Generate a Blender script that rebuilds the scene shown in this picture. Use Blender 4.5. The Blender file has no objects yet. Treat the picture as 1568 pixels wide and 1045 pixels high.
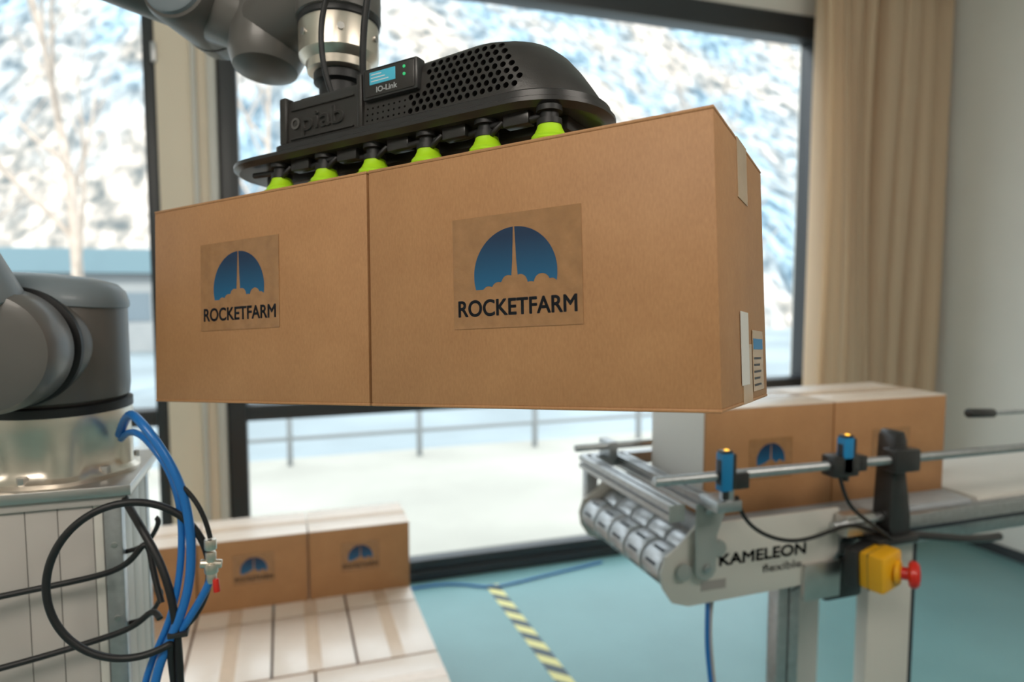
import bpy, bmesh, math, random
from mathutils import Matrix, Vector
random.seed(4)
scene=bpy.context.scene
try:
    scene.view_settings.view_transform='Standard'
except Exception: pass

# ---------------------------------------------------------------- materials
def new_mat(name):
    m=bpy.data.materials.new(name); m.use_nodes=True
    nt=m.node_tree; b=nt.nodes['Principled BSDF']
    return m,nt,b
def mat(name,col,rough=.5,metal=0,noise=0,nscale=20,bump=0,bscale=200,coat=0,emit=None,es=0,spec=None):
    m,nt,b=new_mat(name)
    b.inputs['Base Color'].default_value=(*col,1); b.inputs['Roughness'].default_value=rough
    b.inputs['Metallic'].default_value=metal
    if coat: b.inputs['Coat Weight'].default_value=coat
    if spec is not None: b.inputs['Specular IOR Level'].default_value=spec
    if emit: b.inputs['Emission Color'].default_value=(*emit,1); b.inputs['Emission Strength'].default_value=es
    tc=nt.nodes.new('ShaderNodeTexCoord')
    if noise:
        n=nt.nodes.new('ShaderNodeTexNoise'); n.inputs['Scale'].default_value=nscale; n.inputs['Detail'].default_value=6
        nt.links.new(tc.outputs['Object'],n.inputs['Vector'])
        r=nt.nodes.new('ShaderNodeValToRGB')
        r.color_ramp.elements[0].position=.3; r.color_ramp.elements[1].position=.7
        r.color_ramp.elements[0].color=(*[c*(1-noise) for c in col],1)
        r.color_ramp.elements[1].color=(*[min(1,c*(1+noise)) for c in col],1)
        nt.links.new(n.outputs['Fac'],r.inputs['Fac']); nt.links.new(r.outputs['Color'],b.inputs['Base Color'])
    if bump:
        n2=nt.nodes.new('ShaderNodeTexNoise'); n2.inputs['Scale'].default_value=bscale; n2.inputs['Detail'].default_value=4
        nt.links.new(tc.outputs['Object'],n2.inputs['Vector'])
        bp=nt.nodes.new('ShaderNodeBump'); bp.inputs['Strength'].default_value=bump; bp.inputs['Distance'].default_value=.001
        nt.links.new(n2.outputs['Fac'],bp.inputs['Height']); nt.links.new(bp.outputs['Normal'],b.inputs['Normal'])
    return m

def kraft(name,c0,c1,rough,spec,coat=0):
    m,nt,b=new_mat(name)
    tc=nt.nodes.new('ShaderNodeTexCoord')
    n=nt.nodes.new('ShaderNodeTexNoise'); n.inputs['Scale'].default_value=9; n.inputs['Detail'].default_value=8; n.inputs['Roughness'].default_value=.65
    nt.links.new(tc.outputs['Object'],n.inputs['Vector'])
    mp=nt.nodes.new('ShaderNodeMapping'); mp.inputs['Scale'].default_value=(1,1,.35)
    nt.links.new(tc.outputs['Object'],mp.inputs['Vector'])
    n2=nt.nodes.new('ShaderNodeTexNoise'); n2.inputs['Scale'].default_value=420; n2.inputs['Detail'].default_value=3
    nt.links.new(mp.outputs['Vector'],n2.inputs['Vector'])
    mx=nt.nodes.new('ShaderNodeMath'); mx.operation='MULTIPLY_ADD'; mx.inputs[1].default_value=.45
    nt.links.new(n2.outputs['Fac'],mx.inputs[0]); 
    m2=nt.nodes.new('ShaderNodeMath'); m2.operation='MULTIPLY'; m2.inputs[1].default_value=.55
    nt.links.new(n.outputs['Fac'],m2.inputs[0]); nt.links.new(m2.outputs[0],mx.inputs[2])
    r=nt.nodes.new('ShaderNodeValToRGB'); e=r.color_ramp.elements
    e[0].position=.3; e[0].color=(*c0,1); e[1].position=.7; e[1].color=(*c1,1)
    nt.links.new(mx.outputs[0],r.inputs['Fac']); nt.links.new(r.outputs['Color'],b.inputs['Base Color'])
    b.inputs['Roughness'].default_value=rough; b.inputs['Specular IOR Level'].default_value=spec
    b.inputs['Coat Weight'].default_value=coat; b.inputs['Coat Roughness'].default_value=.3
    bp=nt.nodes.new('ShaderNodeBump'); bp.inputs['Strength'].default_value=.12; bp.inputs['Distance'].default_value=.0008
    nt.links.new(mx.outputs[0],bp.inputs['Height']); nt.links.new(bp.outputs['Normal'],b.inputs['Normal'])
    return m
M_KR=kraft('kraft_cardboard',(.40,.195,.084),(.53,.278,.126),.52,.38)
M_KRLIT=kraft('kraft_top_painted_light',(.78,.62,.50),(.88,.75,.64),.38,.6,.5)  # paler kraft copy: bright window light on carton tops painted into the colour
M_TAPE=mat('packing_tape',(.58,.40,.25),.25,0,.06,30,coat=.3)
M_TAPELIT=mat('packing_tape_painted_light',(.74,.56,.42),.22,0,.05,30,coat=.4)  # tape copy lightened to go with the painted light on carton tops
M_WTAPE=mat('white_paper_tape',(.75,.72,.68),.5)
M_PATCH=mat('clear_label_film',(.37,.19,.082),.26,0,.12,60,bump=.6,bscale=90,coat=.3)
def logo_mat():
    m,nt,b=new_mat('logo_blue_print')
    tc=nt.nodes.new('ShaderNodeTexCoord'); sp=nt.nodes.new('ShaderNodeSeparateXYZ')
    nt.links.new(tc.outputs['Generated'],sp.inputs[0])
    r=nt.nodes.new('ShaderNodeValToRGB'); e=r.color_ramp.elements
    e[0].position=0; e[0].color=(.008,.125,.27,1); e[1].position=.85; e[1].color=(.008,.032,.085,1)
    nt.links.new(sp.outputs['Y'],r.inputs['Fac']); nt.links.new(r.outputs['Color'],b.inputs['Base Color'])
    b.inputs['Roughness'].default_value=.4
    return m
M_LOGO=logo_mat()
M_INK=mat('navy_ink',(.02,.025,.035),.45)
M_BLK=mat('black_plastic',(.030,.027,.025),.36,0,.1,40,bump=.15,bscale=600)
M_BLK2=mat('satin_black',(.028,.027,.027),.32)
M_RUB=mat('black_rubber',(.012,.012,.013),.5)
M_LIME=mat('lime_silicone',(.46,.80,.02),.35,0,.05,30,spec=.5)
M_ALU=mat('brushed_aluminium',(.50,.51,.52),.42,1,.10,60,bump=.1)
M_CAST=mat('machined_aluminium',(.80,.72,.62),.36,1,.06,25)
M_RGREY=mat('robot_grey_enamel',(.115,.108,.10),.38,0,.04,12,coat=.12)
M_RGREY2=mat('robot_light_grey_cap',(.18,.215,.24),.4,0,.03,10,coat=.1)
M_STEEL=mat('steel_plate',(.6,.58,.56),.38,1,.08,15)
M_WHITE=mat('white_powder_coat',(.64,.61,.56),.42,0,.02,5)
M_OFFW=mat('pedestal_panel_grey',(.50,.46,.43),.45,0,.04,4)
M_GAP=mat('panel_joint_grey',(.2,.19,.18),.6)
M_BLUEH=mat('blue_hose_pu',(.02,.18,.55),.28)
M_YEL=mat('safety_yellow',(.85,.42,.01),.4)
M_RED=mat('button_red',(.65,.02,.01),.3)
M_SBLUE=mat('sensor_blue',(.01,.22,.48),.4)
M_LED=mat('amber_led',(.9,.5,.05),.4,emit=(1,.55,.05),es=2)
M_GLED=mat('green_led',(.05,.5,.2),.4,emit=(.05,.9,.3),es=.25)
M_SCR=mat('display_teal',(.05,.30,.40),.2,emit=(.1,.5,.65),es=.3)
M_WTXT=mat('white_print',(.75,.78,.8),.5)
M_GTXT=mat('dark_grey_emboss',(.10,.095,.09),.3)
M_WALL=mat('painted_wall',(.76,.73,.67),.8,0,.02,3,bump=.1,bscale=120)
M_POST=mat('cream_post',(.86,.74,.59),.6,0,.02,3)
M_CEIL=mat('ceiling_paint',(.75,.74,.71),.9)
M_FRAME=mat('anthracite_window_frame',(.035,.038,.042),.4)
M_FLOOR=mat('teal_floor_coating',(.18,.345,.35),.34,0,.06,2.5,bump=.05,bscale=60)
M_WOOD=mat('pallet_wood',(.5,.35,.2),.75,0,.2,12)
M_BELT=mat('conveyor_belt_grey',(.42,.44,.46),.5,0,.05,20)
M_GREYP=mat('grey_bracket_paint',(.36,.39,.37),.4,0,.03,10)
M_SNOW=mat('trodden_snow',(.34,.325,.28),.8,0,.16,.5)

# ---------------------------------------------------------------- helpers
class Root:
    def __init__(s,name,loc=None,matrix=None):
        e=bpy.data.objects.new(name,None); scene.collection.objects.link(e); e.empty_display_size=.1
        s.e=e
        if matrix is not None: e.matrix_world=matrix; s.inv=Matrix.Identity(4)
        else:
            e.location=loc or (0,0,0); s.inv=Matrix.Translation(-Vector(loc or (0,0,0)))
def attach(o,parent,M=None):
    if parent is not None:
        o.parent=parent.e; o.matrix_parent_inverse=parent.inv
    if M is not None: o.matrix_basis=M
    return o
def mobj(name,bm,m,parent=None,M=None,smooth=False,angle=40):
    me=bpy.data.meshes.new(name); bmesh.ops.recalc_face_normals(bm,faces=bm.faces[:]); bm.to_mesh(me); bm.free()
    if m: me.materials.append(m)
    o=bpy.data.objects.new(name,me); scene.collection.objects.link(o)
    if smooth:
        for p in me.polygons: p.use_smooth=True
        try: me.set_sharp_from_angle(angle=math.radians(angle))
        except Exception: pass
    return attach(o,parent,M)
def box(name,x0,x1,y0,y1,z0,z1,m,parent=None,bev=.0,M=None,seg=2):
    bm=bmesh.new()
    v=[bm.verts.new((x,y,z)) for x in (x0,x1) for y in (y0,y1) for z in (z0,z1)]
    for f in ((0,1,3,2),(4,6,7,5),(0,4,5,1),(2,3,7,6),(0,2,6,4),(1,5,7,3)): bm.faces.new([v[i] for i in f])
    if bev: bmesh.ops.bevel(bm,geom=bm.edges[:],offset=bev,segments=seg,affect='EDGES',profile=.5)
    return mobj(name,bm,m,parent,M,smooth=bool(bev),angle=35)
def prism(name,pts,axis,a0,a1,m,parent=None,bev=0,M=None,smooth=True):
    """extrude 2D polygon. axis 'y': pts=(x,z); axis 'z': pts=(x,y); axis 'x': pts=(y,z)"""
    bm=bmesh.new()
    def P(p,t): return {'y':(p[0],t,p[1]),'z':(p[0],p[1],t),'x':(t,p[0],p[1])}[axis]
    A=[bm.verts.new(P(p,a0)) for p in pts]; B=[bm.verts.new(P(p,a1)) for p in pts]
    n=len(pts); bm.faces.new(A); bm.faces.new(B[::-1])
    for i in range(n): bm.faces.new((A[i],B[i],B[(i+1)%n],A[(i+1)%n]))
    if bev:
        bmesh.ops.recalc_face_normals(bm,faces=bm.faces[:])
        ed=[e for e in bm.edges if e.calc_face_angle(0)>.9]
        bmesh.ops.bevel(bm,geom=ed,offset=bev,segments=2,affect='EDGES',profile=.5)
    return mobj(name,bm,m,parent,M,smooth=smooth,angle=35)
def axisM(p0,d):
    d=Vector(d).normalized(); q=d.to_track_quat('Z','Y')
    return Matrix.Translation(Vector(p0))@q.to_matrix().to_4x4()
def lathe(name,prof,m,parent=None,M=None,seg=48,angle=30):
    bm=bmesh.new(); rings=[]
    for r,z in prof:
        if r<1e-6: rings.append([bm.verts.new((0,0,z))])
        else: rings.append([bm.verts.new((r*math.cos(2*math.pi*i/seg),r*math.sin(2*math.pi*i/seg),z)) for i in range(seg)])
    for A,B in zip(rings[:-1],rings[1:]):
        for i in range(seg):
            j=(i+1)%seg
            if len(A)==1 and len(B)==1: continue
            if len(A)==1: bm.faces.new((A[0],B[i],B[j]))
            elif len(B)==1: bm.faces.new((A[i],A[j],B[0]))
            else: bm.faces.new((A[i],A[j],B[j],B[i]))
    if len(rings[0])>1: bm.faces.new(rings[0])
    if len(rings[-1])>1: bm.faces.new(rings[-1])
    return mobj(name,bm,m,parent,M,smooth=True,angle=angle)
def cyl(name,p0,p1,r,m,parent=None,bev=.0,seg=32,r2=None):
    p0=Vector(p0);p1=Vector(p1);L=(p1-p0).length; r2=r if r2 is None else r2
    b=bev
    prof=[(r,0),(r2,L)] if not b else [(r-b,0),(r-.3*b,.3*b),(r,b),(r2,L-b),(r2-.3*b,L-.3*b),(r2-b,L)]
    return lathe(name,prof,m,parent,axisM(p0,p1-p0),seg)
def tube(name,pts,r,m,parent=None,cyc=False,res=10):
    cu=bpy.data.curves.new(name,'CURVE'); cu.dimensions='3D'; cu.bevel_depth=r; cu.bevel_resolution=4; cu.resolution_u=res
    s=cu.splines.new('NURBS'); s.points.add(len(pts)-1)
    for i,p in enumerate(pts): s.points[i].co=(*p,1)
    s.order_u=4 if len(pts)>3 else len(pts); s.use_endpoint_u=not cyc; s.use_cyclic_u=cyc; cu.use_fill_caps=True
    cu.materials.append(m)
    tmp=bpy.data.objects.new(name,cu); scene.collection.objects.link(tmp)
    bpy.context.view_layer.update()
    me=bpy.data.meshes.new_from_object(tmp.evaluated_get(bpy.context.evaluated_depsgraph_get()))
    bpy.data.objects.remove(tmp); 
    for p in me.polygons: p.use_smooth=True
    o=bpy.data.objects.new(name,me); scene.collection.objects.link(o)
    return attach(o,parent)
def text(name,body,size,m,parent,M,ext=.0003,bold=.0,width=None,space=1.0):
    cu=bpy.data.curves.new(name,'FONT'); cu.body=body; cu.size=size; cu.extrude=ext; cu.align_x='CENTER'; cu.space_character=space
    cu.materials.append(m)
    tmp=bpy.data.objects.new(name,cu); scene.collection.objects.link(tmp); bpy.context.view_layer.update()
    me=bpy.data.meshes.new_from_object(tmp.evaluated_get(bpy.context.evaluated_depsgraph_get()))
    bpy.data.objects.remove(tmp)
    if width:
        xs=[v.co.x for v in me.vertices]; w=max(xs)-min(xs); c=(max(xs)+min(xs))/2
        for v in me.vertices: v.co.x=(v.co.x-c)*width/w
    if bold:      # heavier weight: overlapping copies of the letterforms
        bm=bmesh.new()
        for k in range(8):
            t=k*math.pi/4; n0=len(bm.verts); bm.from_mesh(me); bm.verts.ensure_lookup_table()
            for v in bm.verts[n0:]: v.co.x+=bold*math.cos(t); v.co.y+=bold*math.sin(t)
        bm.to_mesh(me); bm.free()
    o=bpy.data.objects.new(name,me); scene.collection.objects.link(o)
    return attach(o,parent,M)

# face frame helper: local X along a, local Y up, pointing out -b
def faceM(x,y,z): return Matrix.Translation((x,y,z))@Matrix.Rotation(math.radians(90),4,'X')

# ---------------------------------------------------------------- logo
def logo_mesh():
    bm=bmesh.new(); R=.053; cy=.060
    bumps=[(-.034,.040,.008),(-.021,.043,.009),(-.008,.050,.009),(.007,.050,.009),(.020,.041,.009),(.034,.048,.010),(.046,.045,.007)]
    def yb(x):
        y=.0445
        for cx,c,r in bumps:
            if abs(x-cx)<r: y=max(y,c+math.sqrt(r*r-(x-cx)**2))
        return max(y,cy-math.sqrt(max(R*R-x*x,0)))
    yt=lambda x: cy+math.sqrt(max(R*R-x*x,0))
    for s in (-1,1):
        N=60; prev=None
        for i in range(N+1):
            x=s*(.0040+(R-.0001-.0040)*math.sin(math.pi/2*i/N))
            t=yt(x); b=min(yb(x),t)
            cur=(bm.verts.new((x,b,0)),bm.verts.new((x,t,0)))
            if i==0:
                k=bm.verts.new((s*.0009,yt(0),0)); k2=bm.verts.new((s*.0026,.075,0)); bm.faces.new((cur[0],cur[1],k,k2))
            if prev: bm.faces.new((prev[0],cur[0],cur[1],prev[1]))
            prev=cur
    for f in bm.faces:
        f.normal_update()
        if f.normal.z<0: f.normal_flip()
    me=bpy.data.meshes.new('logo'); bm.to_mesh(me); bm.free(); me.materials.append(M_LOGO); return me
LOGO=logo_mesh()
def label(parent,cx,z0,y=0.0,sc=1.0,M=Matrix.Identity(4)):
    box('label_film',cx-.082*sc,cx+.082*sc,y-.0004,y,z0,z0+.129*sc,M_PATCH,parent,0)
    o=bpy.data.objects.new('logo_print',LOGO); scene.collection.objects.link(o)
    attach(o,parent,faceM(cx,y-.0007,z0)@Matrix.Scale(sc,4))
    text('label_lettering','ROCKETFARM',.0262*sc,M_INK,parent,faceM(cx,y-.0006,z0+.0145*sc),ext=.0001,bold=.0006*sc,width=.150*sc)

def carton(name,matrix,L,W,H,label_at=None,right_tape=False,sc=1,end_sheet=False,lit_top=False):
    r=Root(name,matrix=matrix)
    t=.0035
    box('body',0.0004,L-.0004,.0004,W-.0004,t,H-t,M_KR,r,.0016)
    for nm,z0,z1 in (('bottom',0,t+.0005),('top',H-t-.0005,H)):
        mm=M_KRLIT if (lit_top and nm=='top') else M_KR
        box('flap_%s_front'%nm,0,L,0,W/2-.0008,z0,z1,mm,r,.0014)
        box('flap_%s_back'%nm,0,L,W/2+.0008,W,z0,z1,mm,r,.0014)
    tw=.025
    box('tape_top',-.0003,L+.0003,W/2-tw,W/2+tw,H-.0002,H+.0003,M_TAPELIT if lit_top else M_TAPE,r)
    for x0,x1 in ((-.0005,.0002),(L-.0002,L+.0005)):
        box('tape_end_top',x0,x1,W/2-tw-.004,W/2+tw+.004,H-.068,H+.0002,M_TAPE,r)
        box('tape_end_bottom',x0,x1,W/2-tw-.004,W/2+tw+.004,.0005,.068,M_TAPE,r)
    if right_tape:
        box('paper_tape_end',L+.0004,L+.0010,.104,.150,.022,.104,M_WTAPE,r)
        box('shipping_label',L+.0004,L+.0010,.176,.25,.012,.085,M_TAPE,r)
        box('shipping_label_stripe',L+.0009,L+.0014,.18,.245,.062,.075,M_SBLUE,r)
        for i in range(5): box('shipping_label_line',L+.0009,L+.0014,.182,.23-.008*(i%2),.018+.008*i,.0205+.008*i,M_INK,r)
    if end_sheet:
        box('white_end_sheet',-.0014,-.0006,.006,W-.006,.03,H-.006,M_WTAPE,r)  # thin white sheet covering nearly the whole end face
    if label_at: label(r,label_at[0],label_at[1],sc=sc)
    return r

# ---------------------------------------------------------------- held boxes
a=Vector((.680,-.730,.067)).normalized(); b=Vector((.733,.675,-.081)); b=(b-a*b.dot(a)).normalized(); c=a.cross(b)
O=Vector((-.194,1.183,1.591))
def frame(o): 
    M=Matrix.Identity(4)
    for i in range(3):
        M[i][0]=a[i];M[i][1]=b[i];M[i][2]=c[i];M[i][3]=o[i]
    return M
FB=frame(O)
BL=.4325; BW=.284; BH=.30
carton('cardboard_box',FB,BL,BW,BH,label_at=(.193,.1065))
carton('cardboard_box',FB@Matrix.Translation((.4355,0,0)),BL,BW,BH,label_at=(.645-.4355,.092),right_tape=True)

# ---------------------------------------------------------------- vacuum gripper (box frame coordinates)
G=Root('vacuum_gripper',matrix=FB)
def rrect(x0,x1,y0,y1,rl,rr,n=10):
    pts=[]
    for (cx,cy,r,a0) in ((x1-rr,y0+rr,rr,-90),(x1-rr,y1-rr,rr,0),(x0+rl,y1-rl,rl,90),(x0+rl,y0+rl,rl,180)):
        for i in range(n+1):
            t=math.radians(a0+90*i/n); pts.append((cx+r*math.cos(t),cy+r*math.sin(t)))
    return pts
def loft(name,layers,m,parent,M=None,angle=32):
    bm=bmesh.new(); rings=[[bm.verts.new((p[0],p[1],z+(p[2] if len(p)>2 else 0))) for p in pts] for z,pts in layers]
    n=len(rings[0]); bm.faces.new(rings[0]); bm.faces.new(rings[-1])
    for A,B in zip(rings[:-1],rings[1:]):
        for i in range(n): bm.faces.new((A[i],A[(i+1)%n],B[(i+1)%n],B[i]))
    return mobj(name,bm,m,parent,M,smooth=True,angle=angle)
def boolean(o,cut):
    md=o.modifiers.new('b','BOOLEAN'); md.operation='DIFFERENCE'; md.object=cut; md.solver='EXACT'
    bpy.context.view_layer.update()
    me=bpy.data.meshes.new_from_object(o.evaluated_get(bpy.context.evaluated_depsgraph_get()))
    o.modifiers.clear(); o.data=me; bpy.data.objects.remove(cut)
loft('base_plate',[(.358,rrect(.085,.700,.05,.235,.08,.085)),(.364,rrect(.075,.710,.042,.243,.09,.095)),(.369,rrect(.075,.710,.042,.243,.09,.095)),(.373,rrect(.085,.700,.05,.235,.08,.085))],M_BLK2,G)
loft('rim',[(.372,rrect(.21,.704,.05,.236,.012,.09)),(.380,rrect(.21,.704,.05,.236,.012,.09)),(.383,rrect(.215,.698,.054,.232,.012,.086))],M_BLK2,G)
def rise(pts,k): # roof line climbs gently towards the rounded end
    return [(x,y,max(0,(x-.38))*k) for x,y in pts]
hs=loft('perforated_cover',[(.381,rrect(.375,.694,.055,.231,.006,.086)),(.392,rise(rrect(.375,.690,.056,.230,.006,.085),.01)),(.405,rise(rrect(.375,.680,.0575,.228,.006,.083),.02)),
   (.42,rise(rrect(.375,.668,.059,.226,.006,.081),.03)),(.436,rise(rrect(.375,.653,.0615,.222,.006,.078),.04)),(.446,rise(rrect(.375,.640,.065,.217,.006,.074),.045)),(.4515,rise(rrect(.376,.622,.072,.210,.006,.066),.047)),(.4535,rise(rrect(.38,.60,.084,.2,.006,.056),.047))],M_BLK,G,angle=60)
bm=bmesh.new()
def addhole(x,z,r,d=.012,n=12,y=.05):
    bmesh.ops.create_cone(bm,cap_ends=True,segments=n,radius1=r,radius2=r,depth=d+.01,matrix=Matrix.Translation((x,y+d/2,z))@Matrix.Rotation(math.radians(90),4,'X'))
for j in range(7):
    for i in range(19):
        x=.462+i*.0112+(.0056 if j%2 else 0)
        z=.3885+j*.0095+(x-.46)*.03
        if x>.628-(.0 if j<3 else (j-2)*.006): continue
        if x<.486 and z>.413: continue
        if z>.4475+(x-.46)*.03: continue
        addhole(x,z,.0039,.018)
for j in range(3):
    for i in range(8): addhole(.388+i*.0092,.3885+j*.0085,.0016,.012,8)
cut=mobj('cut',bm,M_RUB,G); boolean(hs,cut)
hs.data.set_sharp_from_angle(angle=math.radians(34))
for p in hs.data.polygons: p.use_smooth=True
loft('valve_block',[(.381,rrect(.222,.376,.056,.228,.008,.004)),(.44,rrect(.224,.376,.058,.226,.008,.004)),(.447,rrect(.228,.376,.062,.222,.008,.004))],M_BLK,G)
box('block_ridge',.222,.236,.052,.07,.381,.452,M_BLK,G,.003)
box('block_ridge_mid',.372,.382,.052,.09,.381,.456,M_BLK,G,.003)
box('block_top_step',.24,.30,.075,.2,.446,.456,M_BLK,G,.003)
box('name_frame_bottom',.242,.364,.0535,.058,.386,.389,M_BLK,G,.001)
box('name_frame_top',.242,.364,.0555,.060,.430,.433,M_BLK,G,.001)
text('embossed_lettering','piab',.038,M_GTXT,G,faceM(.305,.0555,.397),ext=.0016,bold=.0004,width=.080)
lathe('embossed_symbol',[(.005,0),(.0085,0),(.0085,.002),(.005,.002),(.005,0)],M_GTXT,G,Matrix.Translation((.252,.0565,.410))@Matrix.Rotation(math.radians(90),4,'X'))
box('control_panel',.385,.478,.0505,.07,.415,.4585,M_BLK2,G,.003)
box('control_panel_frame',.389,.474,.0495,.052,.418,.4555,M_BLK,G,.002)
box('display_screen',.399,.443,.0487,.050,.434,.451,M_SCR,G,.0005)
for i in range(3): box('display_line',.402,.402+.03-.006*i,.0484,.0488,.4375+.0045*i,.4387+.0045*i,M_WTXT,G)
text('display_caption','IO-Link',.0105,M_WTXT,G,faceM(.428,.0493,.4225),ext=.0002,bold=.0002,width=.035)
for z in (.4475,.4375): lathe('status_led',[(.0022,0),(.0022,.0012),(0,.0016)],M_GLED,G,Matrix.Translation((.458,.0497,z))@Matrix.Rotation(math.radians(90),4,'X'),seg=16)
for j,bb in enumerate((.068,.216)):
    for i in range(6):
        x=.209+i*.0908
        if i==5: x-=.003
        lathe('suction_cup',[(.027,.3005),(.0265,.303),(.022,.306),(.019,.309),(.0255,.3135),(.0265,.316),(.022,.319),(.0225,.3215),(.0185,.326),(.0155,.332),(.0145,.336),(.012,.338)],M_LIME,G,Matrix.Translation((x,bb,0)),seg=32)
        lathe('cup_fitting',[(.012,.335),(.0155,.336),(.0155,.343),(.0115,.344),(.0115,.351),(.016,.352),(.016,.3585)],M_RUB,G,Matrix.Translation((x,bb,0)),seg=24)
    tube('air_line',[(.15,bb,.350)]+[(.2+.03*k,bb+.006*math.sin(k*1.3),.347+.004*math.sin(k*2.1)) for k in range(15)]+[(.66,bb,.351)],.0045,M_RUB,G)
    for i in range(5):
        x=.255+i*.0908
        box('manifold_clip',x-.018,x+.018,bb-.009,bb+.009,.342,.3585,M_BLK2,G,.002)
        tube('air_elbow',[(x-.02,bb-.006,.349),(x-.028,bb-.012,.340),(x-.034,bb-.01,.334),(x-.042,bb,.338)],.0035,M_RUB,G)
box('manifold_bar',.14,.67,.10,.185,.34,.3585,M_BLK2,G,.003)

# ---------------------------------------------------------------- robot arm
BX,BY=-.379,1.372
R=Root('robot_arm',loc=(BX,BY,1.46))
FW=FB@Matrix.Translation((.255,.147,0))
lathe('tool_flange',[(.048,.4475),(.05,.449),(.05,.458),(.036,.462),(.032,.468),(.032,.495),(.04,.499),(.04,.514)],M_RUB,R,FW)
lathe('wrist_ring',[(.044,.513),(.050,.516),(.052,.528),(.060,.536),(.0625,.540),(.0625,.590),(.060,.596),(.056,.598)],M_CAST,R,FW)
lathe('wrist_seal',[(.063,.589),(.0645,.591),(.0645,.598),(.0635,.600)],M_RUB,R,FW)
lathe('wrist_body',[(.060,.598),(.0665,.602),(.0665,.70),(.062,.715),(.045,.724),(0,.727)],M_RGREY,R,FW)
for k in range(6):
    t=math.radians(k*60+15)
    lathe('wrist_screw',[(.0055,0),(.0055,.003),(0,.003)],M_STEEL,R,FW@Matrix.Translation((.0622*math.cos(t),.0622*math.sin(t),.565))@Matrix.Rotation(t,4,'Z')@Matrix.Rotation(math.radians(90),4,'Y'),seg=12)
w3=(FW@Vector((0,0,.665))); w2=Vector((-.012,1.276,2.205)); w1=Vector((-.12,1.35,2.262)); el=Vector((-.81,1.40,2.50))
def joint(nm,p,d,r,L,cap=True,bev=.22):
    d=Vector(d).normalized()
    cyl(nm,p-d*L/2,p+d*L/2,r,M_RGREY,R,bev=r*bev,seg=48)
    if cap:
        cyl(nm+'_cap',p-d*(L/2+.006),p-d*(L/2-.01),r*.86,M_RGREY2,R,bev=.008,seg=40)
    lathe(nm+'_seal',[(r*.98,-.003),(r*1.012,-.002),(r*1.012,.002),(r*.98,.003)],M_RUB,R,axisM(p+d*L*.2,d))
cyl('wrist_link',w3,w2,.062,M_RGREY,R,bev=.01)
joint('wrist_joint_2',w2,Vector((.10,.20,.97)),.062,.155,cap=False,bev=.5)
cyl('wrist_link_2',w2+Vector((0,.0,.012)),w1,.056,M_RGREY,R,bev=.01)
joint('wrist_joint_1',w1,Vector((.45,.88,-.1)),.064,.17)
cyl('forearm',w1,el,.052,M_RGREY,R,bev=.01,r2=.07)
joint('elbow_joint',el,(0,1,0),.095,.40)
sh=Vector((-.405,1.19,1.676))
cyl('shoulder_tube',(-.379,1.40,1.676),(-.400,1.262,1.676),.094,M_RGREY,R,bev=.01,seg=64)
lathe('shoulder_seal',[(.088,-.006),(.0955,-.005),(.0955,.005),(.088,.006)],M_RUB,R,axisM((-.4003,1.260,1.676),(-.12,-1,0)),seg=64)
cyl('shoulder_joint',(-.4006,1.256,1.676),(-.413,1.155,1.676),.093,M_RGREY,R,bev=.022,seg=64)
cyl('upper_arm',sh+Vector((-.02,0,.04)),(-.81,1.24,2.48),.074,M_RGREY2,R,bev=.02,r2=.07)
lathe('shoulder_housing',[(.104,1.574),(.112,1.582),(.114,1.60),(.114,1.735),(.112,1.742)],M_RGREY,R,Matrix.Translation((BX,BY,0)),seg=64)
lathe('shoulder_lid',[(.110,1.0),(.117,1.003),(.117,1.012),(.110,1.030),(.096,1.042),(.06,1.050),(0,1.052)],M_RGREY2,R,Matrix.Translation((BX,BY,1.7415))@Matrix.Rotation(math.radians(5),4,'Y')@Matrix.Translation((0,0,-1.0)),seg=64)
lathe('base_seal',[(.108,1.558),(.1165,1.560),(.1165,1.574),(.108,1.576)],M_RUB,R,Matrix.Translation((BX,BY,0)),seg=64)
bm=bmesh.new(); rings=[]
prof=[(.122,1.4475),(.124,1.455),(.112,1.462),(.106,1.475),(.108,1.50),(.113,1.535),(.116,1.55),(.114,1.562)]
for i,(r,z) in enumerate(prof):
    amp=.008*math.exp(-((z-1.486)/.030)**2)
    rings.append([bm.verts.new((BX+(r+amp*max(0,math.cos(t*6+1.2))*2)*math.cos(t),BY+(r+amp*max(0,math.cos(t*6+1.2))*2)*math.sin(t),z)) for t in [2*math.pi*k/96 for k in range(96)]])
for A,B in zip(rings[:-1],rings[1:]):
    for i in range(96): bm.faces.new((A[i],A[(i+1)%96],B[(i+1)%96],B[i]))
bm.faces.new(rings[0]); bm.faces.new(rings[-1])
mobj('base_casting',bm,M_CAST,R,smooth=True)
for k in range(6):
    t=2*math.pi*(k+.5)/6-.2
    cyl('base_bolt',(BX+.115*math.cos(t),BY+.115*math.sin(t),1.456),(BX+.115*math.cos(t),BY+.115*math.sin(t),1.468),.008,M_STEEL,R,bev=.001,seg=6)
def LB(p): return tuple(FB@Vector(p))
tube('tool_cable',[LB((.305,.075,.452)),LB((.300,.066,.48)),LB((.296,.060,.53)),LB((.312,.058,.59)),LB((.345,.065,.645)),LB((.36,.11,.75)),LB((.30,.2,.85)),(-.1,1.36,2.36)],.0042,M_RUB,R)
tube('tool_air_hose',[LB((.345,.10,.452)),LB((.350,.09,.50)),LB((.362,.085,.57)),LB((.385,.085,.65)),LB((.39,.10,.74)),LB((.34,.2,.87)),(-.1,1.40,2.37)],.005,M_RUB,R)

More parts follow.
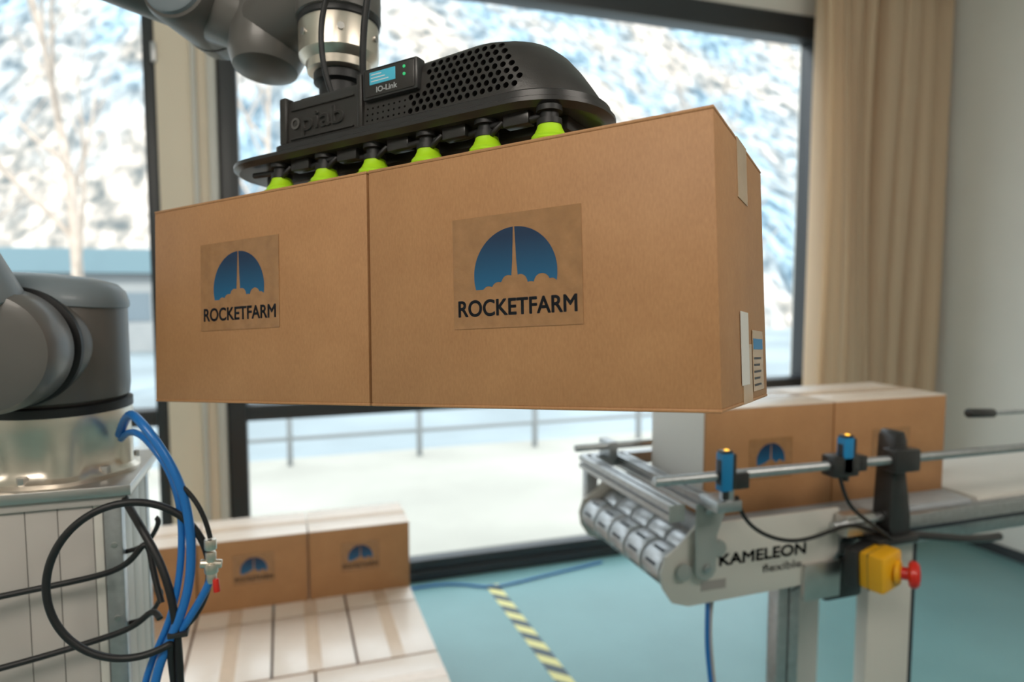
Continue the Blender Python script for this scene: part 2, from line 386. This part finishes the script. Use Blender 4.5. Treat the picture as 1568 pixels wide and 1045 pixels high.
# ---------------------------------------------------------------- robot pedestal
P=Root('robot_pedestal',loc=(-.38,1.36,0))
box('mounting_plate',-.514,-.245,1.238,1.505,1.430,1.4475,M_STEEL,P,.002)
box('adapter_plate',-.50,-.255,1.246,1.49,1.415,1.431,M_OFFW,P,.001)
xs=[-.498,-.447,-.399,-.354,-.304,-.290]
for i in range(5):
    box('front_panel',xs[i]+.0006,xs[i+1]-.0006,1.252,1.275,.02,1.416,M_OFFW if i<4 else M_WHITE,P,.001)
box('column_core',-.494,-.268,1.254,1.482,.02,1.416,M_GAP,P)
box('corner_profile',-.289,-.262,1.250,1.277,.02,1.416,M_ALU,P,.003)
box('corner_profile_back',-.289,-.262,1.46,1.487,.02,1.416,M_ALU,P,.003)
for y in (1.30,1.37,1.44): box('side_panel',-.269,-.264,y-.034,y+.034,.02,1.416,M_WHITE,P,.001)
for z in (1.345,1.22,1.0): 
    lathe('panel_screw',[(.005,0),(.005,.002),(0,.0025)],M_STEEL,P,Matrix.Translation((-.275,1.2505,z))@Matrix.Rotation(math.radians(90),4,'X'),seg=12)
    tube('cable_hanger',[(-.262,1.27,z-.02),(-.235,1.262,z-.015),(-.215,1.255,z+.01),(-.205,1.25,z+.035),(-.212,1.25,z+.04)],.004,M_BLK2,P)
box('floor_base',-.65,-.11,1.10,1.64,0,.02,M_STEEL,P,.003)

H=Root('hose_bundle',loc=(-.2,1.15,1.2))
def circ(cx,y,cz,rx,rz,t0,t1,n=18,dy=0): return [(cx+rx*math.cos(math.radians(t0+(t1-t0)*i/n)),y+dy*i/n,cz+rz*math.sin(math.radians(t0+(t1-t0)*i/n))) for i in range(n+1)]
tube('black_coil',circ(-.233,1.16,1.322,.112,.122,-60,300,22,-.02)+[(-.185,1.15,1.21),(-.175,1.16,1.10),(-.19,1.18,.9),(-.2,1.2,.3),(-.2,1.15,.012)],.0058,M_RUB,H)
tube('black_cable',[(-.262,1.262,1.425),(-.233,1.20,1.402),(-.197,1.17,1.351),(-.174,1.15,1.279),(-.168,1.15,1.16),(-.175,1.15,.9),(-.18,1.15,.3),(-.18,1.1,.012)],.0062,M_RUB,H)
tube('thick_blue_hose',[(-.27,1.30,1.52),(-.245,1.24,1.57),(-.222,1.18,1.572),(-.188,1.16,1.528),(-.156,1.15,1.464),(-.144,1.15,1.382),(-.151,1.15,1.289),(-.177,1.15,1.227),(-.215,1.15,1.15),(-.23,1.16,.9),(-.22,1.16,.3),(-.22,1.1,.012)],.0072,M_BLUEH,H)
tube('blue_hose',[(-.27,1.31,1.51),(-.24,1.24,1.545),(-.20,1.18,1.525),(-.168,1.165,1.47),(-.158,1.16,1.40),(-.166,1.16,1.30),(-.19,1.16,1.22),(-.235,1.17,1.14),(-.24,1.17,.9),(-.235,1.16,.3),(-.24,1.1,.012)],.0055,M_BLUEH,H)
tube('black_branch',[(-.156,1.15,1.46),(-.135,1.145,1.44),(-.123,1.14,1.41),(-.118,1.14,1.378)],.0038,M_RUB,H)
tube('blue_branch_low',[(-.118,1.14,1.315),(-.125,1.14,1.295),(-.15,1.15,1.25),(-.18,1.155,1.21)],.006,M_BLUEH,H)
for z,s in ((1.372,1),(1.352,.85),(1.334,1.1),(1.318,.8)):
    cyl('brass_fitting',(-.118,1.14,z-.013),(-.118,1.14,z+.004),.0095*s,M_CAST,H,bev=.002,seg=12)
cyl('fitting_side_port',(-.134,1.14,1.338),(-.102,1.14,1.334),.007,M_CAST,H,bev=.002,seg=12)
cyl('fitting_cap',(-.112,1.136,1.312),(-.110,1.132,1.292),.0050,M_RED,H,bev=.001,seg=16)
tube('loose_cable',[(-.56,1.20,1.285),(-.42,1.22,1.294),(-.33,1.22,1.302),(-.262,1.21,1.315),(-.235,1.20,1.34),(-.222,1.20,1.362),(-.212,1.2,1.35),(-.21,1.19,1.32),(-.195,1.17,1.27)],.005,M_RUB,H)
tube('loose_cable_low',[(-.56,1.2,1.17),(-.42,1.22,1.178),(-.3,1.22,1.20),(-.23,1.21,1.22),(-.212,1.20,1.255),(-.20,1.18,1.24)],.005,M_RUB,H)
box('cable_tie',-.185,-.155,1.14,1.17,1.222,1.230,M_BLK2,H,.002)

# ---------------------------------------------------------------- pallet + stacked cartons
PX0,PX1=-.79,.51
PL=Root('wooden_pallet',loc=(-.14,2.6,0))
for i in range(9): 
    x=PX0+.01+i*(1.28-.1)/8; box('deck_board',x,x+.1,1.98,3.26,.105,.125,M_WOOD,PL,.002)
for y in (1.98,2.57,3.16): box('stringer_board',PX0+.01,PX1-.01,y,y+.1,.085,.105,M_WOOD,PL,.002)
for y in (1.98,2.57,3.16):
    for x in (PX0+.01,-.19,PX1-.11): box('block',x,x+.1,y,y+.1,.015,.085,M_WOOD,PL,.002)
for x in (PX0+.01,-.19,PX1-.11): box('skid_board',x,x+.1,1.98,3.26,0,.015,M_WOOD,PL,.001)
Rz=lambda d: Matrix.Rotation(math.radians(d),4,'Z')
for i in range(4):          # rows with length along y
    for j in range(2):
        x1=PX1-i*.2925
        carton('cardboard_box',Matrix.Translation((x1,2.405+j*.4405,.125))@Rz(90),.4325,.284,.30,lit_top=True)
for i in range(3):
    carton('cardboard_box',Matrix.Translation((PX1-.4325-i*.4405,2.111,.125)),.4325,.284,.30,label_at=(.216,.09),lit_top=True)
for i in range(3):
    carton('cardboard_box',Matrix.Translation((PX1-.4325-i*.438,2.975,.4255)),.4325,.284,.30,label_at=(.216,.105),lit_top=True)

# ---------------------------------------------------------------- conveyor
CV=Root('belt_conveyor',loc=(1.4,1.69,0))
plate=[(.97,1.172),(1.42,1.172),(1.42,1.05),(1.36,.972),(.95,.965),(.905,.98),(.878,1.02),(.872,1.06),(.885,1.10),(.93,1.13)]
prism('near_side_plate',plate,'y',1.438,1.450,M_WHITE,CV,.002)
prism('far_side_plate',plate,'y',1.93,1.942,M_WHITE,CV,.002)
text('side_lettering','KAMELEON',.042,M_INK,CV,faceM(1.175,1.4375,1.060),ext=.0003,bold=.0016,width=.27)
text('side_lettering_small','flexible',.030,mat('grey_print',(.30,.30,.29),.5),CV,faceM(1.235,1.4375,1.024),ext=.0003,bold=.0005,width=.125)
box('rating_plate',.985,1.06,1.4370,1.4382,1.0,1.025,mat('rating_label',(.35,.32,.3),.5),CV)
for (x,z) in ((.93,1.06),(1.03,1.11)):
    cyl('axle_cap',(x,1.438,z),(x,1.425,z),.022,M_GREYP,CV,bev=.003)
for i in range(5):
    y=1.456+i*.0945
    cyl('end_roller_segment',(.925,y,1.055),(.925,y+.088,1.055),.052,M_ALU,CV,bev=.006,seg=40)
    cyl('second_roller_segment',(.985,y,1.085),(.985,y+.088,1.085),.046,M_ALU,CV,bev=.006,seg=40)
    for k in range(8):
        t=k*math.pi/4+.3
        box('roller_slot',-.004,.004,.02,.066,.0505,.0525,M_INK,CV,M=Matrix.Translation((.925,y,1.055))@Matrix.Rotation(t,4,'Y'))
cyl('roller_axle',(.925,1.45,1.055),(.925,1.93,1.055),.04,M_INK,CV)
def stadium(x0,x1,zc,r,n=12):
    return [(x0+r*math.cos(math.radians(90+180*i/n)),zc+r*math.sin(math.radians(90+180*i/n))) for i in range(n+1)]+[(x1+r*math.cos(math.radians(-90+180*i/n)),zc+r*math.sin(math.radians(-90+180*i/n))) for i in range(n+1)]
prism('belt',stadium(1.06,1.93,1.105,.034),'y',1.47,1.91,M_BELT,CV)
box('belt_bed',1.05,1.95,1.452,1.928,1.05,1.10,M_ALU,CV,.003)
def profileY(nm,x,z,y0,y1,s=.04):
    g=.008;q=s/2
    pts=[(-q,-q),(-g/2,-q),(-g/2,-q+.01),(g/2,-q+.01),(g/2,-q),(q,-q),(q,-g/2),(q-.01,-g/2),(q-.01,g/2),(q,g/2),(q,q),(g/2,q),(g/2,q-.01),(-g/2,q-.01),(-g/2,q),(-q,q),(-q,g/2),(-q+.01,g/2),(-q+.01,-g/2),(-q,-g/2)]
    return prism(nm,[(x+p[0],z+p[1]) for p in pts],'y',y0,y1,M_ALU,CV,0,smooth=False)
profileY('cross_profile',.905,1.215,1.43,1.97)
profileY('cross_profile',1.02,1.215,1.43,1.97)
box('cross_profile_cap',.884,.926,1.424,1.431,1.194,1.236,M_GREYP,CV,.001)
box('cross_profile_cap',.999,1.041,1.424,1.431,1.194,1.236,M_GREYP,CV,.001)
box('far_guide_profile',.90,1.95,1.945,1.985,1.195,1.235,M_ALU,CV,.003)
box('far_mount',.90,.94,1.942,1.975,1.0,1.195,M_ALU,CV,.003)
cyl('far_guide_tube',(.84,1.90,1.275),(2.3,1.90,1.275),.011,M_ALU,CV,bev=.002)
for x in (.95,1.5,2.0): box('far_tube_clamp',x,x+.03,1.885,1.96,1.235,1.29,M_ALU,CV,.003)
br=[(.955,1.235),(.955,1.06),(.965,1.045),(.985,1.035),(1.005,1.045),(1.015,1.06),(1.015,1.15),(1.035,1.20),(1.035,1.235)]
prism('guide_bracket',br,'y',1.416,1.424,M_GREYP,CV,.002)
for z in (1.22,1.07): cyl('bracket_bolt',(.985,1.417,z),(.985,1.407,z),.011,M_ALU,CV,bev=.002,seg=6)
box('bracket_arm',.96,1.03,1.34,1.42,1.235,1.262,M_ALU,CV,.003)
box('bracket_arm_post',.985,1.01,1.345,1.372,1.26,1.31,M_ALU,CV,.003)
cyl('near_guide_tube',(.80,1.36,1.322),(3.7,1.36,1.30),.0115,M_ALU,CV,bev=.002)
for x in (2.4,3.4): box('guide_tube_post',x,x+.04,1.35,1.43,1.10,1.32,M_BLK2,CV,.003)
box('clamp_block',1.30,1.38,1.335,1.385,1.29,1.345,M_BLK2,CV,.006)
box('clamp_block_wide',1.50,1.585,1.335,1.385,1.285,1.345,M_BLK2,CV,.006)
prism('support_bracket',[(1.525,1.13),(1.535,1.37),(1.545,1.385),(1.565,1.385),(1.575,1.36),(1.575,1.28),(1.60,1.15),(1.60,1.10),(1.54,1.10)],'y',1.372,1.43,M_BLK2,CV,.003)
box('support_foot',1.48,1.62,1.36,1.44,1.080,1.102,M_BLK2,CV,.004)
tube('support_cable_arm',[(1.60,1.38,1.095),(1.66,1.37,1.09),(1.75,1.36,1.075),(1.85,1.36,1.06),(1.95,1.38,1.05)],.011,M_BLK2,CV)
box('side_beam_near',1.42,3.9,1.435,1.475,1.04,1.125,M_ALU,CV,.004)
box('side_beam_far',1.42,3.9,1.905,1.945,1.04,1.125,M_ALU,CV,.004)
box('beam_groove',1.43,3.9,1.433,1.4355,1.078,1.088,M_INK,CV)
box('transfer_bed',1.985,3.9,1.475,1.905,1.10,1.136,M_WHITE,CV,.004)
for x0,x1,mm,ys in ((1.272,1.306,M_ALU,(1.49,)),(1.311,1.345,M_ALU,(1.49,)),(1.59,1.755,M_WHITE,(1.49,1.85)),(3.3,3.38,M_ALU,(1.49,1.85))):
    for y0 in ys:
        box('leg',x0,x1,y0,y0+.045,.03,1.05,mm,CV,.004)
        box('foot',x0-.02,x1+.02,y0-.02,y0+.065,0,.03,M_BLK2,CV,.004)
box('leg_trim',1.755,1.768,1.49,1.535,.03,1.05,M_INK,CV,.001)
box('leg_brace',1.345,1.59,1.50,1.53,.30,.34,M_ALU,CV,.003)
box('drive_motor',1.40,1.53,1.455,1.56,.90,1.02,M_BLK2,CV,.01)
cyl('drive_motor_body',(1.45,1.50,.955),(1.45,1.80,.955),.05,M_BLK2,CV,bev=.01)
box('drive_bracket',1.30,1.42,1.425,1.44,.93,1.03,M_STEEL,CV,.003)
tube('motor_cable',[(1.02,1.35,1.27),(1.03,1.345,1.22),(1.08,1.34,1.17),(1.2,1.345,1.13),(1.33,1.36,1.15),(1.42,1.38,1.15),(1.5,1.38,1.11),(1.6,1.39,1.09)],.005,M_RUB,CV)
tube('loose_cable',[(1.33,1.35,1.29),(1.335,1.34,1.25),(1.36,1.345,1.20),(1.45,1.35,1.15),(1.52,1.36,1.10)],.005,M_RUB,CV)
tube('blue_hose',[(1.05,1.5,.98),(1.03,1.47,.93),(1.02,1.46,.85),(1.04,1.46,.72),(1.10,1.48,.4),(1.05,1.5,.012)],.006,M_BLUEH,CV)
tube('grey_hose',[(1.07,1.5,.98),(1.045,1.48,.93),(1.035,1.47,.85),(1.06,1.47,.70),(1.12,1.5,.4),(1.1,1.5,.012)],.006,M_OFFW,CV)
for k in range(6): cyl('tension_rod',(1.30+.02*k,1.47,.94+.012*k),(1.44,1.46,1.02+.006*k),.004,M_ALU,CV,seg=10)
box('cylinder_block',1.40,1.50,1.39,1.435,1.105,1.165,M_STEEL,CV,.006)
cyl('cylinder_rod',(1.36,1.40,1.14),(1.56,1.40,1.15),.012,M_ALU,CV,bev=.002)
cyl('rod_clevis',(1.775,1.36,1.425),(1.87,1.36,1.42),.013,M_BLK2,CV,bev=.003)
cyl('rod_tube',(1.87,1.36,1.42),(3.0,1.36,1.40),.006,M_ALU,CV,bev=.002)
box('rod_post',2.98,3.02,1.34,1.43,1.10,1.41,M_BLK2,CV,.003)

for x,z in ((.985,1.333),(1.345,1.345)):
    s=Root('photoelectric_sensor',loc=(x,1.36,z))
    box('housing',x-.017,x+.013,1.335,1.362,z-.045,z+.046,M_SBLUE,s,.002)
    box('lens_window',x-.0185,x-.0165,1.34,1.357,z-.03,z+.03,M_INK,s,.0005)
    box('cap',x-.015,x+.013,1.336,1.361,z+.046,z+.052,M_BLK2,s,.002)
    box('status_light',x-.004,x+.006,1.342,1.352,z+.051,z+.0545,M_LED,s,.002)
    box('rear_cover',x+.013,x+.024,1.337,1.36,z-.043,z+.044,M_BLK2,s,.003)
    box('clamp',x+.024,x+.065,1.34,1.385,z-.045,z-.005,M_BLK2,s,.004)
    cyl('plug',(x+.004,1.35,z-.042),(x+.004,1.35,z-.068),.008,M_BLK2,s,bev=.002,seg=16)

E=Root('emergency_stop_button',matrix=Matrix.Translation((1.462,1.36,1.035))@Rz(14)@Matrix.Rotation(math.radians(-6),4,'Y'))
box('black_base',-.052,.040,.012,.05,-.055,.05,M_BLK2,E,.006)
box('yellow_housing',-.045,.048,-.052,.014,-.050,.050,M_YEL,E,.009)
box('housing_joint',-.0455,.0485,-.012,-.010,-.0505,.0505,M_BLK2,E,.001)
lathe('button_collar',[(.030,0),(.030,.010),(.02,.012)],M_YEL,E,Matrix.Translation((.020,-.050,-.006))@Matrix.Rotation(math.radians(18),4,'Z')@Matrix.Rotation(math.radians(90),4,'X'),seg=32)
lathe('mushroom_button',[(.016,0),(.016,.020),(.030,.022),(.035,.028),(.034,.040),(.026,.047),(0,.050)],M_RED,E,Matrix.Translation((.026,-.054,-.008))@Matrix.Rotation(math.radians(26),4,'Z')@Matrix.Rotation(math.radians(90),4,'X'),seg=32)

# cartons on conveyor
carton('cardboard_box',Matrix.Translation((1.075,1.562,1.1395)),.4325,.284,.30,label_at=(.216,.092),sc=.9,end_sheet=True,lit_top=True)
carton('cardboard_box',Matrix.Translation((1.512,1.562,1.1395)),.4325,.284,.30,label_at=(.216,.092),sc=.9,lit_top=True)

# ---------------------------------------------------------------- room
X0,X1,Y0,Y1,ZC=-3.2,4.47,-3.0,3.95,3.95
box('floor',X0-.2,X1+.2,Y0-.2,Y1+.3,-.1,0,M_FLOOR)
box('ceiling',X0-.2,X1+.2,Y0-.2,Y1+.3,ZC,ZC+.15,M_CEIL)
box('wall_right',X1,X1+.15,Y0,Y1,0,ZC,M_WALL)
box('wall_left',X0-.15,X0,Y0,Y1,0,ZC,M_WALL)
box('wall_back',X0-.15,X1+.15,Y0-.15,Y0,0,ZC,M_WALL)
box('baseboard_right',X1-.015,X1,Y0,Y1,0,.07,M_FRAME)
WN=Root('wall_window_side',loc=(0,4.05,0))
box('header',X0,X1,3.95,4.2,3.62,ZC,M_WALL,WN)
box('pier_right',3.62,X1,3.95,4.2,0,3.62,M_WALL,WN)
box('post_middle',-.585,-.305,3.93,4.2,0,3.62,M_POST,WN,.004)
box('post_flange',-.42,-.395,3.90,3.93,0,3.62,M_WHITE,WN,.004)
box('post_flange_right',-.345,-.305,3.90,3.935,0,3.62,M_WHITE,WN,.004)
W1=Root('window_1',loc=(1.7,4.0,1.8))
def window(rt,xa,xb,fw):
    box('jamb_left',xa,xa+fw,3.95,4.08,0,3.62,M_FRAME,rt,.004)
    box('jamb_right',xb-fw,xb,3.95,4.08,0,3.62,M_FRAME,rt,.004)
    box('sill_rail',xa+fw,xb-fw,3.95,4.08,0,.06,M_FRAME,rt,.004)
    box('sill_rail_upper',xa+fw,xb-fw,3.97,4.06,.055,.125,M_FRAME,rt,.004)
    box('transom',xa+fw,xb-fw,3.95,4.08,1.04,1.125,M_FRAME,rt,.004)
    box('head_rail',xa+fw,xb-fw,3.93,4.08,3.47,3.62,M_FRAME,rt,.004)
window(W1,-.30,3.62,.095)
W2=Root('window_2',loc=(-1.8,4.0,1.8))
window(W2,X0,-.59,.055)
mg,nt,bb=new_mat('window_glass'); nt.nodes.remove(bb)
tr=nt.nodes.new('ShaderNodeBsdfTransparent'); gl=nt.nodes.new('ShaderNodeBsdfGlossy'); gl.inputs['Roughness'].default_value=.08
mx=nt.nodes.new('ShaderNodeMixShader'); mx.inputs[0].default_value=.003
tr.inputs['Color'].default_value=(.96,.98,.98,1)
nt.links.new(tr.outputs[0],mx.inputs[1]);nt.links.new(gl.outputs[0],mx.inputs[2]);nt.links.new(mx.outputs[0],nt.nodes['Material Output'].inputs[0])
box('glass',-.21,3.53,4.02,4.024,.12,3.48,mg,W1); box('glass',X0+.05,-.64,4.02,4.024,.12,3.48,mg,W2)
box('window_stay',-.60,-.575,3.915,3.945,2.9,3.0,M_ALU,W2,.004)

def curtain():
    m,nt,b=new_mat('beige_curtain_fabric')
    b.inputs['Base Color'].default_value=(.80,.64,.46,1); b.inputs['Roughness'].default_value=.85
    tl=nt.nodes.new('ShaderNodeBsdfTranslucent'); tl.inputs['Color'].default_value=(.9,.72,.52,1)
    mx=nt.nodes.new('ShaderNodeMixShader'); mx.inputs[0].default_value=.42
    out=nt.nodes['Material Output']
    nt.links.new(b.outputs[0],mx.inputs[1]);nt.links.new(tl.outputs[0],mx.inputs[2]);nt.links.new(mx.outputs[0],out.inputs[0])
    bm=bmesh.new(); N=400; cols=[]
    zs=[.04+3.81*k/16 for k in range(17)]
    rnd=random.Random(9)
    NF=7
    folds=[rnd.uniform(.7,1.4) for _ in range(NF)]; tot=sum(folds); amps=[rnd.uniform(.7,1.25) for _ in range(NF)]
    for i in range(N+1):
        s=i/N; x=3.35+1.03*s
        t=s*tot; k=0
        while k<NF-1 and t>folds[k]: t-=folds[k]; k+=1
        u=2*math.pi*t/folds[k]; A=amps[k]
        col=[]
        for z in zs:
            y=3.72-.125*A*math.cos(u)*(.85+.15*math.sin(z*.9+k))+.018*math.sin(u*2+z*.8+k)+.01*math.sin(z*1.7+s*9)
            xx=x+.055*math.sin(u+.4*math.sin(z*.7+k))+.014*math.sin(z*1.1+s*4)
            col.append(bm.verts.new((min(xx,4.45),min(y,3.90),z)))
        cols.append(col)
    for A,B in zip(cols[:-1],cols[1:]):
        for k in range(len(zs)-1): bm.faces.new((A[k],B[k],B[k+1],A[k+1]))
    r=Root('curtain',loc=(3.9,3.74,2))
    o=mobj('fabric',bm,m,r,smooth=True,angle=180)
    sd=o.modifiers.new('t','SOLIDIFY'); sd.thickness=.003
    box('curtain_track',3.3,4.45,3.72,3.76,3.86,3.90,M_WHITE,r,.003)
    box('track_mount',3.8,3.86,3.71,3.77,3.90,3.95,M_WHITE,r,.003)
curtain()

mt,nt,bb=new_mat('hazard_tape'); tc=nt.nodes.new('ShaderNodeTexCoord'); sp=nt.nodes.new('ShaderNodeSeparateXYZ'); nt.links.new(tc.outputs['Object'],sp.inputs[0])
ad=nt.nodes.new('ShaderNodeMath');ad.operation='ADD';nt.links.new(sp.outputs['X'],ad.inputs[0]);nt.links.new(sp.outputs['Y'],ad.inputs[1])
ml=nt.nodes.new('ShaderNodeMath');ml.operation='MULTIPLY';ml.inputs[1].default_value=6.6;nt.links.new(ad.outputs[0],ml.inputs[0])
fr=nt.nodes.new('ShaderNodeMath');fr.operation='FRACT';nt.links.new(ml.outputs[0],fr.inputs[0])
gt=nt.nodes.new('ShaderNodeMath');gt.operation='GREATER_THAN';gt.inputs[1].default_value=.5;nt.links.new(fr.outputs[0],gt.inputs[0])
mc=nt.nodes.new('ShaderNodeMix');mc.data_type='RGBA';mc.inputs[6].default_value=(.05,.08,.10,1);mc.inputs[7].default_value=(.80,.74,.30,1)
nt.links.new(gt.outputs[0],mc.inputs[0]);nt.links.new(mc.outputs[2],bb.inputs['Base Color'])
prism('floor_marking_tape',[(1.10,3.78),(1.175,3.78),(1.215,2.0),(1.13,2.0)],'z',.0,.0012,mt,None,0,smooth=False)
tube('floor_cable',[(.3,3.86,.008),(.6,3.85,.008),(.8,3.88,.008),(1.0,3.82,.008),(1.12,3.70,.008),(1.3,3.75,.008),(1.9,3.86,.008)],.006,M_BLUEH)

# ---------------------------------------------------------------- outside
box('snow_field',-60,80,4.25,9.6,-.75,-.55,M_SNOW)
box('frozen_lake_ground',-120,160,9.6,60,-2.0,-1.6,mat('ice_grey_ground',(.17,.205,.22),.6,0,.3,.15))
FN=Root('guard_rail_fence',loc=(0,9.2,-.55))
M_FEN=mat('galvanised_fence',(.22,.23,.23),.6)
for i in range(-6,10): box('post',i*1.7,i*1.7+.07,9.18,9.25,-.55,.12,M_FEN,FN,.005)
for z in (-.22,.07): box('rail',-11,16.5,9.19,9.23,z,z+.05,M_FEN,FN,.005)
def hill_mat():
    m,nt,b=new_mat('snowy_forest_hillside')
    tc=nt.nodes.new('ShaderNodeTexCoord')
    mp=nt.nodes.new('ShaderNodeMapping'); mp.inputs['Scale'].default_value=(1,.6,.45); nt.links.new(tc.outputs['Object'],mp.inputs['Vector'])
    n=nt.nodes.new('ShaderNodeTexNoise'); n.inputs['Scale'].default_value=.62; n.inputs['Detail'].default_value=7; n.inputs['Roughness'].default_value=.68; n.inputs['Distortion'].default_value=.15
    nt.links.new(mp.outputs[0],n.inputs['Vector'])
    n2=nt.nodes.new('ShaderNodeTexNoise'); n2.inputs['Scale'].default_value=.08; n2.inputs['Detail'].default_value=4; nt.links.new(mp.outputs[0],n2.inputs['Vector'])
    r=nt.nodes.new('ShaderNodeValToRGB'); e=r.color_ramp.elements
    e[0].position=.36; e[0].color=(.075,.095,.11,1); e[1].position=.60; e[1].color=(.44,.44,.44,1)
    k=r.color_ramp.elements.new(.45); k.color=(.18,.19,.195,1)
    k=r.color_ramp.elements.new(.52); k.color=(.30,.295,.29,1)
    nt.links.new(n.outputs['Fac'],r.inputs['Fac'])
    r2=nt.nodes.new('ShaderNodeValToRGB'); r2.color_ramp.elements[0].position=.42; r2.color_ramp.elements[0].color=(.60,.82,.97,1); r2.color_ramp.elements[1].position=.58; r2.color_ramp.elements[1].color=(1,.90,.80,1)
    nt.links.new(n2.outputs['Fac'],r2.inputs['Fac'])
    mm=nt.nodes.new('ShaderNodeMix'); mm.data_type='RGBA'; mm.blend_type='MULTIPLY'; mm.inputs[0].default_value=1
    nt.links.new(r.outputs[0],mm.inputs[6]); nt.links.new(r2.outputs[0],mm.inputs[7]); nt.links.new(mm.outputs[2],b.inputs['Base Color'])
    b.inputs['Roughness'].default_value=1; b.inputs['Specular IOR Level'].default_value=0
    return m
bm=bmesh.new(); NX,NY=90,50; g=[]
for j in range(NY+1):
    row=[]
    for i in range(NX+1):
        x=-140+330*i/NX; t=j/NY; y=46+110*t
        z=-2+95*t**1.05+random.uniform(-1,1)*.7+4*math.sin(x*.05+t*3)*min(1,t*6)
        row.append(bm.verts.new((x,y,z)))
    g.append(row)
for j in range(NY):
    for i in range(NX): bm.faces.new((g[j][i],g[j][i+1],g[j+1][i+1],g[j+1][i]))
mobj('snowy_hillside',bm,hill_mat(),None,smooth=True,angle=180)
SB=Root('distant_shed',loc=(-10,40,0))
box('shed_walls',-40,4,40,46,-1.6,2.5,mat('shed_render',(.22,.23,.23),.7),SB)
prism('shed_roof',[(39.3,2.5),(46.7,2.5),(43,3.9)],'x',-41,5,mat('teal_roof',(.04,.085,.10),.6),SB,smooth=False)
M_SG=mat('shed_glass',(.1,.13,.15),.3)
for i in range(10): box('shed_window',-38+i*4.2,-36+i*4.2,39.95,40.02,0,1.5,M_SG,SB)

M_BARK=mat('birch_bark',(.34,.28,.23),.8,0,.25,3)
def tree(x,y,h,seed,z0=-.6):
    rnd=random.Random(seed); bm=bmesh.new()
    def limb(p,d,L,r,depth):
        n=4; prev=None; q=p.copy(); dd=d.copy()
        pts=[(q.copy(),r)]
        for i in range(n):
            dd=(dd+Vector((rnd.uniform(-.12,.12),rnd.uniform(-.12,.12),rnd.uniform(-.02,.1)))).normalized()
            q=q+dd*L/n; pts.append((q.copy(),r*(1-.75*(i+1)/n)))
        for (pp,rr) in pts:
            u=dd.orthogonal().normalized(); w=dd.cross(u)
            ring=[bm.verts.new(pp+(u*math.cos(t)+w*math.sin(t))*rr) for t in [2*math.pi*k/5 for k in range(5)]]
            if prev:
                for k in range(5): bm.faces.new((prev[k],prev[(k+1)%5],ring[(k+1)%5],ring[k]))
            prev=ring
        if depth>0:
            nb=9 if depth==3 else 5
            for k in range(nb):
                f=.25+.75*(k+.5)/nb; idx=min(int(f*n),n-1); base=pts[idx][0].lerp(pts[idx+1][0],f*n-idx)
                an=rnd.uniform(0,6.28); out=Vector((math.cos(an),math.sin(an),rnd.uniform(.3,.9))).normalized()
                limb(base,(out+dd*.5).normalized(),L*rnd.uniform(.32,.5),pts[idx][1]*.5,depth-1)
    limb(Vector((x,y,z0)),Vector((0,0,1)),h,h*.016,3)
    mobj('birch_tree',bm,M_BARK,None,smooth=True,angle=180)
for k,(x,y,h) in enumerate([(-5.2,22,13),(-9.5,24,12),(-1.0,32,14),(6,34,13),(11,36,15),(-13,26,13),(22,36,14),(27,38,13)]): tree(x,y,h,k+3,-1.8)

# ---------------------------------------------------------------- light
w=bpy.data.worlds.new('sky'); scene.world=w; w.use_nodes=True
bg=w.node_tree.nodes['Background']; bg.inputs['Color'].default_value=(.88,.94,1,1); bg.inputs['Strength'].default_value=4.0
sun=bpy.data.lights.new('sun','SUN'); sun.energy=4.0; sun.angle=.02; sun.color=(1,.93,.84)
so=bpy.data.objects.new('sun',sun); scene.collection.objects.link(so); so.rotation_euler=Vector((.35,1,-.75)).to_track_quat('-Z','Y').to_euler()
def area(name,loc,target,sx,sy,e,col):
    l=bpy.data.lights.new(name,'AREA'); l.shape='RECTANGLE'; l.size=sx; l.size_y=sy; l.energy=e; l.color=col
    o=bpy.data.objects.new(name,l); scene.collection.objects.link(o); o.location=loc
    o.rotation_euler=(Vector(target)-Vector(loc)).to_track_quat('-Z','Y').to_euler(); return o
area('room_fill_light',(-1.2,-1.0,3.85),(0,.9,1.4),1.8,1.2,84,(1,.91,.81))  # both area lights are added fill, standing in for unseen windows behind camera
area('room_fill_light',(2.2,-1.2,3.85),(1.4,1.5,1.0),1.8,1.2,60,(1,.92,.83))
for x0,x1,nm in ((-.21,3.53,'p1'),(X0,-.64,'p2')):
    l=bpy.data.lights.new('window_portal','AREA'); l.shape='RECTANGLE'; l.size=x1-x0; l.size_y=3.4; l.cycles.is_portal=True
    o=bpy.data.objects.new('window_portal',l); scene.collection.objects.link(o); o.location=((x0+x1)/2,4.15,1.8)
    o.rotation_euler=Vector((0,-1,0)).to_track_quat('-Z','Y').to_euler()

# ---------------------------------------------------------------- camera
cam=bpy.data.cameras.new('camera'); co=bpy.data.objects.new('camera',cam); scene.collection.objects.link(co)
cam.lens=24; cam.sensor_width=36; cam.clip_end=600; cam.clip_start=.02
co.location=(0,0,1.77)
p=math.radians(4.5); yw=math.radians(18.5)
F=Vector((math.sin(yw)*math.cos(p),math.cos(yw)*math.cos(p),-math.sin(p)))
co.rotation_euler=F.to_track_quat('-Z','Y').to_euler()
cam.dof.use_dof=True; cam.dof.focus_distance=.82; cam.dof.aperture_fstop=2.8
scene.camera=co
